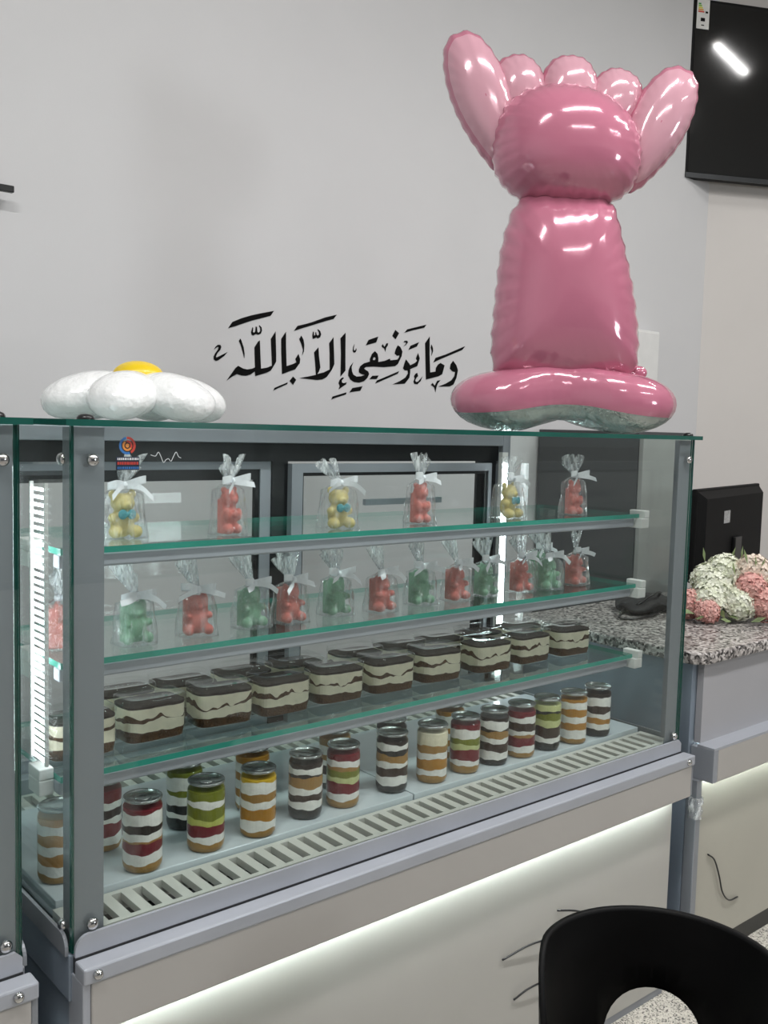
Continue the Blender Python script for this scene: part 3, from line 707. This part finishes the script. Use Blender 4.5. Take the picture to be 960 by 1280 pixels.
# base cushion: bean-shaped ring pad, silver underneath, arched in the middle
m = MB(); seg, rg = 96, 16; rs = []; hw = 0.252
for i in range(rg+1):
    b = PI*i/rg; ring = []
    for j in range(seg):
        a = 2*PI*j/seg; q = max(math.sin(b), 0.0005)**0.5
        ex, ey = rrect(a, hw, 0.125, 2.6)
        if math.sin(a) < 0: ey *= 1-0.30*math.exp(-(ex/0.09)**2)
        pl = 1+0.012*math.sin(38*a)*q**4
        x, y = ex*q*pl, ey*q*pl
        zz = 0.068-0.072*math.cos(b)
        zz += 0.032*math.exp(-(x/0.075)**2)*(1-0.75*(i/rg)) + 0.006*math.sin(5*a)*q*(1-i/rg)
        ring.append((x, y, zz))
    rs.append(ring)
m.rings(rs, mfun=lambda i, j: 1 if i < 6 else 0)
mz = min(v[2] for v in m.v); m.v = [(v[0], v[1], v[2]-mz+0.0005) for v in m.v]
m.build('base_cushion', [PINK, SILV], bal, smooth=True)
pillow('body', [bp_(*p) for p in ((648, 240), (705, 235), (765, 245), (778, 300), (793, 370), (799, 440), (790, 480), (705, 488), (620, 480), (612, 440), (618, 370), (626, 300))], 0.21, 0.0, [PINK, PINKL], light=0.0, pleat=30)
top = [(613+0, 190), (622, 140), (655, 112), (705, 105), (757, 118), (795, 155), (803, 200), (790, 243), (745, 262), (700, 264), (650, 252), (620, 225)]
pillow('top_cushion', [bp_(*p) for p in top], 0.235, 0.0, [PINK, PINKL], light=0.0, pleat=34)
def petal(x0, y0, x1, y1, hw_, name, th, yo, lt=0.8):
    d = Vector((x1-x0, y1-y0)); n_ = Vector((-d.y, d.x)).normalized(); pr = [(0.0, 0.35), (0.2, 0.72), (0.45, 1.0), (0.7, 1.0), (0.9, 0.75), (1.0, 0.35)]
    L_ = [(x0+d.x*t_+n_.x*hw_*w_, y0+d.y*t_+n_.y*hw_*w_) for t_, w_ in pr]+[(x0+d.x*t_-n_.x*hw_*w_, y0+d.y*t_-n_.y*hw_*w_) for t_, w_ in reversed(pr)]
    pillow(name, [bp_(*p) for p in L_], th, yo, [PINK, PINKL], light=lt, pleat=22)
petal(640, 215, 573, 34, 38, 'petal', 0.11, 0.03)
petal(675, 175, 640, 60, 36, 'petal', 0.10, 0.045)
petal(712, 175, 716, 62, 38, 'petal', 0.10, 0.035)
petal(745, 175, 790, 80, 36, 'petal', 0.10, 0.045)
petal(782, 235, 862, 80, 38, 'petal', 0.11, 0.03)
m = MB(); q = bp_(797, 466); m.ell((q[0], 0.0, q[1]), (0.022, 0.012, 0.016), 14, 8); q2 = bp_(785, 470); m.tube([(q2[0]-0.02, 0, q2[1]), (q[0], 0, q[1])], 0.011, 8); m.build('filler_neck', PINK, bal, smooth=True)

# ---------------------------------------------------------------- Arabic calligraphy on the wall
TX = {'A': (260, 380), 'B': (340, 380), 'C': (410, 390), 'D': (490, 390)}
STROKES = [
 ('A', [(240,290),(290,215),(400,170),(520,135),(640,110),(790,82),(748,142),(640,170),(520,200),(400,240),(330,265)]),
 ('A', [(530,280),(515,340),(520,368),(540,378),(572,360),(600,370),(632,355),(645,320),(640,280),(615,255),(608,262),(625,290),(625,325),(605,345),(590,335),(585,275),(570,270),(565,330),(550,345),(535,335),(540,285)]),
 ('A', [(385,415),(398,440),(425,520),(436,600),(434,650),(415,580),(390,490),(368,445)]),
 ('A', [(70,545),(90,510),(115,490),(145,490),(157,515),(145,550),(110,590),(92,630),(100,642),(150,618),(232,576),(190,625),(120,675),(90,683),(68,665),(65,630),(85,590),(115,550),(125,520),(110,515),(90,530)]),
 ('A', [(808,330),(815,600),(815,690),(800,720),(750,800),(700,825),(565,865),(560,810),(550,815),(510,845),(450,862),(400,858),(345,840),(290,870),(222,918),(270,850),(330,765),(360,742),(420,775),(470,785),(530,775),(562,760),(555,520),(600,450),(620,437),(625,600),(633,775),(700,765),(765,740),(760,600),(752,420)]),
 ('B', [(165,335),(165,500),(172,745),(250,720),(290,700),(278,660),(290,640),(315,600),(335,660),(330,710),(275,785),(200,810),(118,842),(110,600),(108,420),(150,355)]),
 ('B', [(250,870),(287,910),(250,970),(210,922)]),
 ('B', [(12,1040),(30,1005),(185,940),(180,962),(60,1015)]),
 ('B', [(262,322),(305,262),(400,240),(470,220),(640,160),(775,128),(735,180),(640,205),(480,255),(380,285)]),
 ('B', [(350,380),(375,430),(385,490),(380,570),(360,615),(370,550),(350,480),(325,420)]),
 ('B', [(490,330),(482,380),(488,420),(510,412),(530,400),(545,415),(575,400),(587,365),(575,325),(548,302),(545,312),(560,340),(562,365),(545,380),(530,365),(528,340),(518,340),(518,370),(500,380),(500,340)]),
 ('B', [(555,520),(560,620),(577,760),(560,810),(540,840),(620,820),(690,785),(690,600),(685,470),(735,400),(740,560),(745,720),(715,790),(650,880),(600,905),(540,912),(420,900),(330,888),(420,872),(525,850),(515,700),(503,580)]),
 ('B', [(880,345),(878,560),(878,800),(820,868),(825,600),(820,410)]),
 ('B', [(850,880),(860,890),(835,915),(835,940),(855,950),(893,940),(885,965),(845,990),(797,1025),(810,985),(797,950),(808,915),(830,888)]),
 ('B', [(710,1145),(725,1110),(890,1060),(885,1085),(760,1125)]),
 ('C', [(835,400),(865,420),(890,475),(880,530),(835,625),(800,650),(670,662),(540,655),(450,660),(430,680),(480,715),(490,745),(470,790),(430,830),(370,848),(310,840),(265,810),(240,760),(245,700),(265,650),(300,605),(280,660),(285,710),(300,750),(340,775),(400,770),(440,755),(400,745),(370,725),(368,690),(385,650),(430,615),(500,595),(500,565),(525,505),(560,470),(590,500),(602,555),(600,600),(680,585),(740,560),(745,580),(830,570),(850,545),(855,520),(825,525),(798,500),(810,450)]),
 ('C', [(805,215),(850,255),(808,328),(770,285)]),
 ('C', [(640,410),(655,385),(675,420),(700,375),(718,375),(715,400),(695,430),(685,475),(672,435),(655,430)]),
 ('C', [(452,400),(485,335),(600,295),(575,365)]),
 ('C', [(315,385),(305,440),(310,462),(325,460),(335,435),(340,455),(328,482),(310,488),(295,470),(300,420)]),
 ('C', [(495,805),(530,765),(605,762),(580,805)]),
 ('C', [(565,858),(585,822),(850,710),(835,740),(700,800)]),
 ('C', [(255,965),(290,912),(412,890),(385,945)]),
 ('D', [(145,250),(180,208),(410,152),(385,188),(240,222)]),
 ('D', [(135,365),(150,345),(180,345),(188,365),(165,395),(135,415),(165,380),(165,365),(150,362)]),
 ('D', [(195,455),(220,405),(322,362),(295,415)]),
 ('D', [(310,495),(330,555),(300,650),(215,685),(215,730),(205,790),(150,860),(60,865),(5,868),(90,830),(160,785),(190,735),(185,700),(150,700),(130,675),(150,610),(165,570),(205,620),(215,640),(275,610),(300,585),(285,560),(295,530)]),
 ('D', [(300,730),(310,770),(290,790),(275,820),(285,840),(310,835),(362,775),(340,830),(300,868),(265,862),(255,835),(270,800),(262,770),(280,740)]),
 ('D', [(450,295),(448,500),(455,725),(520,715),(525,670),(550,630),(580,612),(628,640),(600,745),(560,770),(405,810),(400,600),(395,375)]),
 ('D', [(470,390),(488,430),(490,470),(470,525),(475,470),(462,430)]),
 ('D', [(495,605),(520,550),(640,510),(875,410),(840,455),(700,515),(580,565)]),
 ('D', [(730,585),(770,640),(788,700),(770,790),(735,870),(690,893),(555,895),(640,860),(710,820),(745,770),(755,720),(720,710),(692,680),(700,630)]),
 ('D', [(465,875),(485,850),(510,885),(540,825),(578,818),(545,860),(530,905),(518,965),(505,905),(480,885)])]
HOLE = {15: [[(535,575),(540,550),(555,540),(570,555),(560,578)]]}
org = on_y(420, 450, YW)
tx = thing('wall_calligraphy', 'black Arabic calligraphy lettering on the pale back wall', 'wall lettering', (org.x, YW, org.z))
for i, (k, lp) in enumerate(STROKES):
    def conv(l): return [((p.x-org.x), (p.z-org.z)) for p in (on_y(TX[k][0]+a/9.6, TX[k][1]+b/9.6, YW) for a, b in l)]
    V_, F_ = cdt_mesh(conv(lp), [conv(h) for h in HOLE.get(i, [])])
    m = MB(); m.v = [(v.x, -0.0012, v.y) for v in V_]; m.f = F_; m.m = [0]*len(F_)
    o = m.build('letter_stroke', INK, tx)
    s = o.modifiers.new('film', 'SOLIDIFY'); s.thickness = 0.001; s.offset = 0

# ---------------------------------------------------------------- television on the angled wall
P0 = K0+NW*0.09
def on_tv(x, y): return on_plane(x, y, P0, NW)
bl = on_tv(856, 221); tl = on_tv(891, 0)
tvh = tl.z-bl.z; tvw = tvh*1.72
ang = math.atan2(DW.y, DW.x)
tv = thing('television', 'large black flat television with an energy label hung on the wall', 'television', bl, ang)
one_box('casing', (0, tvw, 0, 0.04, 0, tvh), BLKP, tv, 0.004)
one_box('screen', (0.012, tvw-0.012, -0.0015, 0.001, 0.022, tvh-0.012), SCREEN, tv)
one_box('lower_bezel', (0.0, tvw, -0.004, 0.0, 0.0, 0.02), pm('dark_bezel', '3a3c3e', 0.3, 0.3), tv)
one_box('wall_mount', (0.45, 0.7, 0.04, 0.089, 0.2, 0.5), BLK, tv)
lb = MB().box(0.016, 0.075, -0.003, -0.0016, tvh-0.125, tvh-0.004).build('energy_label', pm('label_paper', 'e4e4e0', 0.6), tv)
EC = ['3f9d4a', '8cbf3f', 'd9d23a', 'e0a030', 'd0452f']
for i, c in enumerate(EC):
    MB().box(0.022, 0.034+i*0.004, -0.0036, -0.0031, tvh-0.026-i*0.008, tvh-0.020-i*0.008).build('energy_bar', pm('energy_'+c, c, 0.5), lb)
MB().box(0.056, 0.068, -0.0036, -0.0031, tvh-0.06, tvh-0.052).box(0.035, 0.055, -0.0036, -0.0031, tvh-0.094, tvh-0.08).box(0.038, 0.052, -0.0036, -0.0031, tvh-0.112, tvh-0.108).build('energy_print', INK, lb)

# small fittings on the back wall
p = on_y(9, 241, YW)
t = thing('wall_bar', 'short black metal bar fixed to the pale back wall', 'wall bar', (p.x, YW, p.z))
one_box('bar', (-0.6, 0.0, -0.05, -0.035, -0.008, 0.008), BLK, t, 0.002)
for x in (-0.05, -0.5): one_box('bracket', (x-0.01, x+0.01, -0.036, 0.0, -0.006, 0.006), BLK, t)
p = on_y(812, 416, YW); q = on_y(808, 480, YW)
t = thing('junction_box', 'white electrical box on the back wall behind the pink balloon', 'electrical box', (p.x, YW, q.z))
one_box('box', (-0.16, 0, -0.05, 0, 0, p.z-q.z), WPLAS, t, 0.004); one_box('cover', (-0.152, -0.008, -0.056, -0.05, 0.008, p.z-q.z-0.008), WPLAS, t, 0.003)

# ---------------------------------------------------------------- counter to the right with granite top
CX0, CZ = 1.615, HB+0.22
t = thing('service_counter', 'white panelled counter with grey speckled granite top and LED lit fascia', 'counter', (CX0, 0, 0))
one_box('body', (0.012, 1.74, 0.03, 0.58, 0, CZ-0.03), SLATE, t)
one_box('upper_panel', (0.0, 1.74, 0.012, 0.0295, HB-0.012, CZ-0.03), pm('lavender_grey_laminate', 'a6a6aa', 0.4, var=0.015, scale=5), t)
one_box('kick_board', (0.0, 1.74, 0.014, 0.0295, 0.0, 0.05), BLK, t)
one_box('lower_panel', (0.0, 1.74, 0.012, 0.0295, 0.05, HB-0.1), pm('warm_laminate', 'adaa9f', 0.4, var=0.015, scale=5), t)
one_box('fascia', (0.008, 1.74, -0.035, -0.012, HB-0.1, HB-0.018), FASC, t, 0.002)
one_box('fascia_end_trim', (-0.012, 0.008, -0.035, 0.03, HB-0.1, HB-0.018), ALU, t, 0.002)
one_box('fascia_ledge', (-0.012, 1.74, -0.035, 0.012, HB-0.018, HB-0.012), ALUL, t)
one_box('end_trim', (-0.022, 0.0, 0.0, 0.03, 0.0, HB-0.1), ALUD, t, 0.002)
one_box('end_panel', (-0.022, 0.011, 0.031, 0.58, 0.0, CZ-0.03), SLATE, t)
one_box('under_light', (0.01, 1.7, -0.0115, -0.003, HB-0.094, HB-0.088), LEDU, t)
m = MB(); pts = []
x0, x1, y0, y1, r = -0.045, 1.76, -0.005, 0.6, 0.05
pts = [(x0+r-r*math.cos(a), y0+r-r*math.sin(a)) for a in [i*PI/16 for i in range(9)]]+[(x1, y0), (x1, y1), (x0, y1)]
m.rings([[(x, y, z_) for x, y in pts] for z_ in (CZ-0.03, CZ)], caps=(True, True)); m.build('granite_top', GRAN, t, bevel=0.005)

rnd = random.Random(8); m = MB(); rs = []
for i in range(9):
    zz = 0.0+i*0.007; rs.append([(0.016*math.cos(2*PI*j/14)*(1+rnd.uniform(-0.2, 0.3))-0.011, 0.018*math.sin(2*PI*j/14)*(1+rnd.uniform(-0.2, 0.3))+0.012, zz+0.41+rnd.uniform(-0.003, 0.003)) for j in range(14)])
m.rings(rs); m.build('protective_film', CELLOW, t, smooth=True)

# dark upright cabinet behind, seen through the end glass
t = thing('upright_cabinet', 'dark grey upright cabinet against the back wall behind the counter', 'cabinet', (2.33, 0.72, 0))
CABD = pm('charcoal_cabinet', '4b4d4f', 0.5, var=0.06, scale=6); CABL = pm('grey_cabinet_door', 'a9aba8', 0.45, var=0.05, scale=6)
one_box('carcass', (0, 0.30, 0.02, 0.47, 0.06, 1.37), CABD, t, 0.003)
one_box('door', (0.004, 0.296, 0.0, 0.019, 0.08, 1.35), CABL, t, 0.003)
one_box('plinth', (0.01, 0.29, 0.04, 0.46, 0.0, 0.06), BLK, t)

# monitor seen from behind
ml = on_y(872, 612, 0.38)
a = math.radians(90-77)
t = thing('monitor', 'black flat monitor seen from behind, standing on the granite counter', 'monitor', (ml.x, 0.38, CZ), a)
mh = ml.z-CZ
one_box('bezel', (0, 0.66, 0.0, 0.018, 0.075, mh), BLKP, t, 0.004)
m = MB(); m.rings([[(0.008, 0.0, 0.082), (0.652, 0.0, 0.082), (0.652, 0.0, mh-0.008), (0.008, 0.0, mh-0.008)], [(0.03, -0.022, 0.1), (0.63, -0.022, 0.1), (0.63, -0.022, mh-0.03), (0.03, -0.022, mh-0.03)]], caps=(True, True))
m.f = [tuple(reversed(f)) for f in m.f]; m.build('back_shell', BLKP, t)
one_box('neck', (0.295, 0.365, -0.035, -0.0225, 0.01, 0.2), BLK, t, 0.003)
one_box('stand_foot', (0.22, 0.44, -0.05, 0.12, 0.0, 0.01), BLK, t, 0.003)
one_box('screen', (0.012, 0.648, 0.0185, 0.0195, 0.085, mh-0.01), SCREEN, t)
one_box('rating_label', (0.2, 0.26, -0.0235, -0.0225, mh-0.115, mh-0.075), pm('grey_label', 'b5b5b5', 0.6, col2='8a8a8a', scale=160), t)

# black bag with its handles on the counter
bp0 = on_z(822, 766, CZ)
t = thing('cloth_bag', 'crumpled black bag with looped handles lying on the granite counter', 'bag', (bp0.x, bp0.y+0.05, CZ), 0.2)
m = MB(); m.ell((0, 0, 0.022), (0.12, 0.075, 0.026), 40, 20)
nv = []
for v in m.v:
    d = noise.noise(Vector(v)*22)*0.014+noise.noise(Vector(v)*60)*0.005; nv.append((v[0]+d, v[1]+d*0.6, max(0.0006, v[2]+d*0.8)))
m.v = nv; m.build('bag_body', pm('black_cloth', '1d1c1e', 0.7, var=0.1, scale=60, bump=0.3), t, smooth=True)
MB().tube(bez([(-0.1, -0.02, 0.03), (-0.06, -0.05, 0.06), (0.0, -0.05, 0.062), (0.03, -0.03, 0.04)], 8), 0.004, 6).build('handle', BLK, t, smooth=True)
MB().tube(bez([(-0.09, 0.02, 0.02), (-0.16, 0.0, 0.012), (-0.2, -0.02, 0.005), (-0.14, -0.06, 0.005), (-0.05, -0.07, 0.008)], 8), 0.004, 6).build('handle', BLK, t, smooth=True)

# flower bouquet
t0 = on_z(905, 782, CZ)
FWc = [pm('white_floret', 'eef0e2', 0.6, col2='dfe4ca', scale=45), pm('pink_floret', 'e6b9b0', 0.6, col2='d79a93', scale=45), pm('cream_floret', 'eee3d6', 0.6, col2='dfcbb9', scale=45)]
LEAF = pm('leaf_green', '7f9163', 0.6, var=0.15, scale=40); WRAP = pm('white_wrap', 'ecebe8', 0.6, var=0.03, scale=15, bump=0.2)
bq = thing('flower_bouquet', 'bouquet of white and pink artificial hydrangeas lying on the granite counter', 'bouquet', (t0.x+0.07, t0.y+0.07, CZ), -YAW)
def flower_head(c, r, mat, seed, n=170):
    rnd = random.Random(seed); m = MB()
    for i in range(n):
        zz = 1-2*(i+0.5)/n; th = i*2.39996; rr = math.sqrt(1-zz*zz); d = Vector((rr*math.cos(th), rr*math.sin(th), zz))
        p = Vector(c)+d*r*rnd.uniform(0.82, 1.08)
        if p.z < 0.006: continue
        u = d.orthogonal().normalized(); v = d.cross(u); a0 = rnd.uniform(0, 6.28); s = rnd.uniform(0.009, 0.014)
        for k in range(4):
            a = a0+k*PI/2
            e = u*math.cos(a)+v*math.sin(a); f = u*math.cos(a+PI/2)+v*math.sin(a+PI/2)
            m.poly([p, p+e*s*0.6+f*s*0.45+d*0.002, p+e*s*1.15+d*rnd.uniform(-0.002, 0.005), p+e*s*0.6-f*s*0.45+d*0.002])
    m.ell(c, (r*0.8,)*3, 12, 8)
    m.v = [(v[0], v[1], max(v[2], 0.001)) for v in m.v]
    return tag(m.build('flower_head', mat, bq), kind='stuff')
heads = [((0.0, 0.0, 0.085), 0.058, 0), ((-0.035, -0.03, 0.058), 0.05, 0), ((0.05, -0.04, 0.055), 0.052, 0), ((0.03, 0.03, 0.13), 0.055, 0), ((0.1, 0.0, 0.14), 0.05, 2), ((-0.085, -0.02, 0.045), 0.04, 1), ((-0.05, -0.075, 0.034), 0.032, 1), ((0.08, -0.05, 0.105), 0.038, 1), ((0.12, -0.06, 0.06), 0.05, 1), ((-0.02, 0.03, 0.11), 0.045, 0), ((0.17, 0.0, 0.1), 0.06, 0)]
for i, (c, r, k) in enumerate(heads): flower_head(c, r, FWc[k], 900+i)
rnd = random.Random(5)
for i in range(16):
    c = Vector((rnd.uniform(-0.08, 0.12), rnd.uniform(-0.05, 0.05), rnd.uniform(0.12, 0.18))) if i < 9 else Vector((rnd.uniform(-0.1, 0.1), -0.09, rnd.uniform(0.01, 0.03)))
    d = Vector((rnd.uniform(-0.4, 0.4), rnd.uniform(-0.3, 0.3), 1 if i < 9 else 0.1)).normalized()*0.045; s = d.orthogonal().normalized()*0.008
    MB().poly([c, c+d*0.5+s, c+d, c+d*0.5-s]).build('leaf', LEAF, bq)

# ---------------------------------------------------------------- loose cables by the panels
def cable(px, yv, lb, out=0.0):
    P_ = [on_y(x, y, yv-0.004-out*math.sin(PI*i/(len(px)-1))) for i, (x, y) in enumerate(px)]
    o = Vector(P_[0]); m = MB().tube([p-o for p in bez(P_, 8)], 0.0022, 7); c = m.build('loose_cable', BLK, None, smooth=True); c.location = o
    tag(c, lb, 'cable')
cable([(697, 1138), (722, 1139), (748, 1148), (775, 1165)], 0.0, 'short black cable poking from the showcase panel above the chair back', 0.01)
cable([(628, 1200), (665, 1180), (700, 1172), (735, 1172)], 0.0, 'longest black cable curving out of the showcase panel toward the chair', 0.01)
cable([(642, 1250), (662, 1235), (685, 1226), (720, 1222)], 0.0, 'lowest black cable end against the showcase panel beside the chair', 0.01)
cable([(885, 1068), (893, 1075), (899, 1095), (903, 1115), (911, 1125), (922, 1121)], 0.012, 'curled black cable hanging on the counter front panel', 0.004)

# ---------------------------------------------------------------- black chair
far = on_z(833, 1137, HB+0.05)
dn = (far-CAM).dot(FW); RC = 0.111*dn
dh = Vector((far.x-CAM.x, far.y-CAM.y, 0)).normalized(); ctr = far-dh*RC; HT = far.z; YC = math.atan2(dh.x, dh.y)
phi = math.radians(38)
# local frame: the back's middle strut lies on +y
t = thing('chair', 'black plastic tub chair with openings in its curved back', 'chair', (ctr.x, ctr.y, 0), -YC-phi)
SEAT = 0.40
def ztop(th):
    d = abs(th); return HT-(0.0 if d < 118 else 0.00009*(d-118)**2)
outer = [(th/100, ztop(th)) for th in range(-160, 161, 5)]+[(th/100, SEAT-0.01) for th in range(160, -161, -5)]
def hole(a0, a1, zt_):
    c = (a0+a1)/2; h = (a1-a0)/2
    pts_ = []
    for i in range(21):
        a = PI*i/20; pts_.append(((c+h*math.cos(a))/100, SEAT+0.03+(zt_-SEAT-0.03)*math.sin(a)**0.6))
    return pts_
holes = [hole(-72, -13, HT-0.118), hole(13, 72, HT-0.118)]
inner = [(th/100, SEAT+0.02+k*0.02) for th in range(-156, 157, 8) for k in range(0, 14) if SEAT+0.02+k*0.02 < ztop(th)-0.01 and not any(min(q_[0] for q_ in h)-0.02 < th/100 < max(q_[0] for q_ in h)+0.02 and SEAT+0.02+k*0.02 < HT-0.105 for h in holes)]
inner = [q_ for q_ in inner if q_[1] < ztop(q_[0]*100)-0.03]+[(th/100, ztop(th)-dz) for th in range(-155, 156, 5) for dz in (0.006, 0.02)]
V_, F_ = cdt_mesh(outer, holes, inner)
m = MB(); m.v = []
for v in V_:
    r_ = RC*(0.93+0.07*(v.y-SEAT)/(HT-SEAT)); a = math.radians(v.x*100); m.v.append((r_*math.sin(a), r_*math.cos(a), v.y))
m.f = F_; m.m = [0]*len(F_)
o = m.build('backrest', BLKP, t, smooth=True); s = o.modifiers.new('thick', 'SOLIDIFY'); s.thickness = 0.008; s.offset = 0
m = MB(); seg = 40; rs = []
for k, (sc, zz) in enumerate(((0.02, SEAT-0.016), (0.8, SEAT-0.012), (0.98, SEAT+0.0), (1.0, SEAT-0.012), (0.96, SEAT-0.026), (0.02, SEAT-0.03))):
    rs.append([(RC*0.93*sc*math.sin(2*PI*j/seg), RC*0.93*sc*math.cos(2*PI*j/seg)*(1.15 if math.cos(2*PI*j/seg) < 0 else 1), zz) for j in range(seg)])
m.rings(rs); m.build('seat', BLKP, t, smooth=True)
for sx in (-1, 1):
    for sy in (-1, 1):
        MB().tube([(sx*0.08, sy*0.08, SEAT-0.028), (sx*0.13, sy*0.13, 0.0)], [0.014, 0.01], 10).build('leg', BLKP, t, smooth=True)
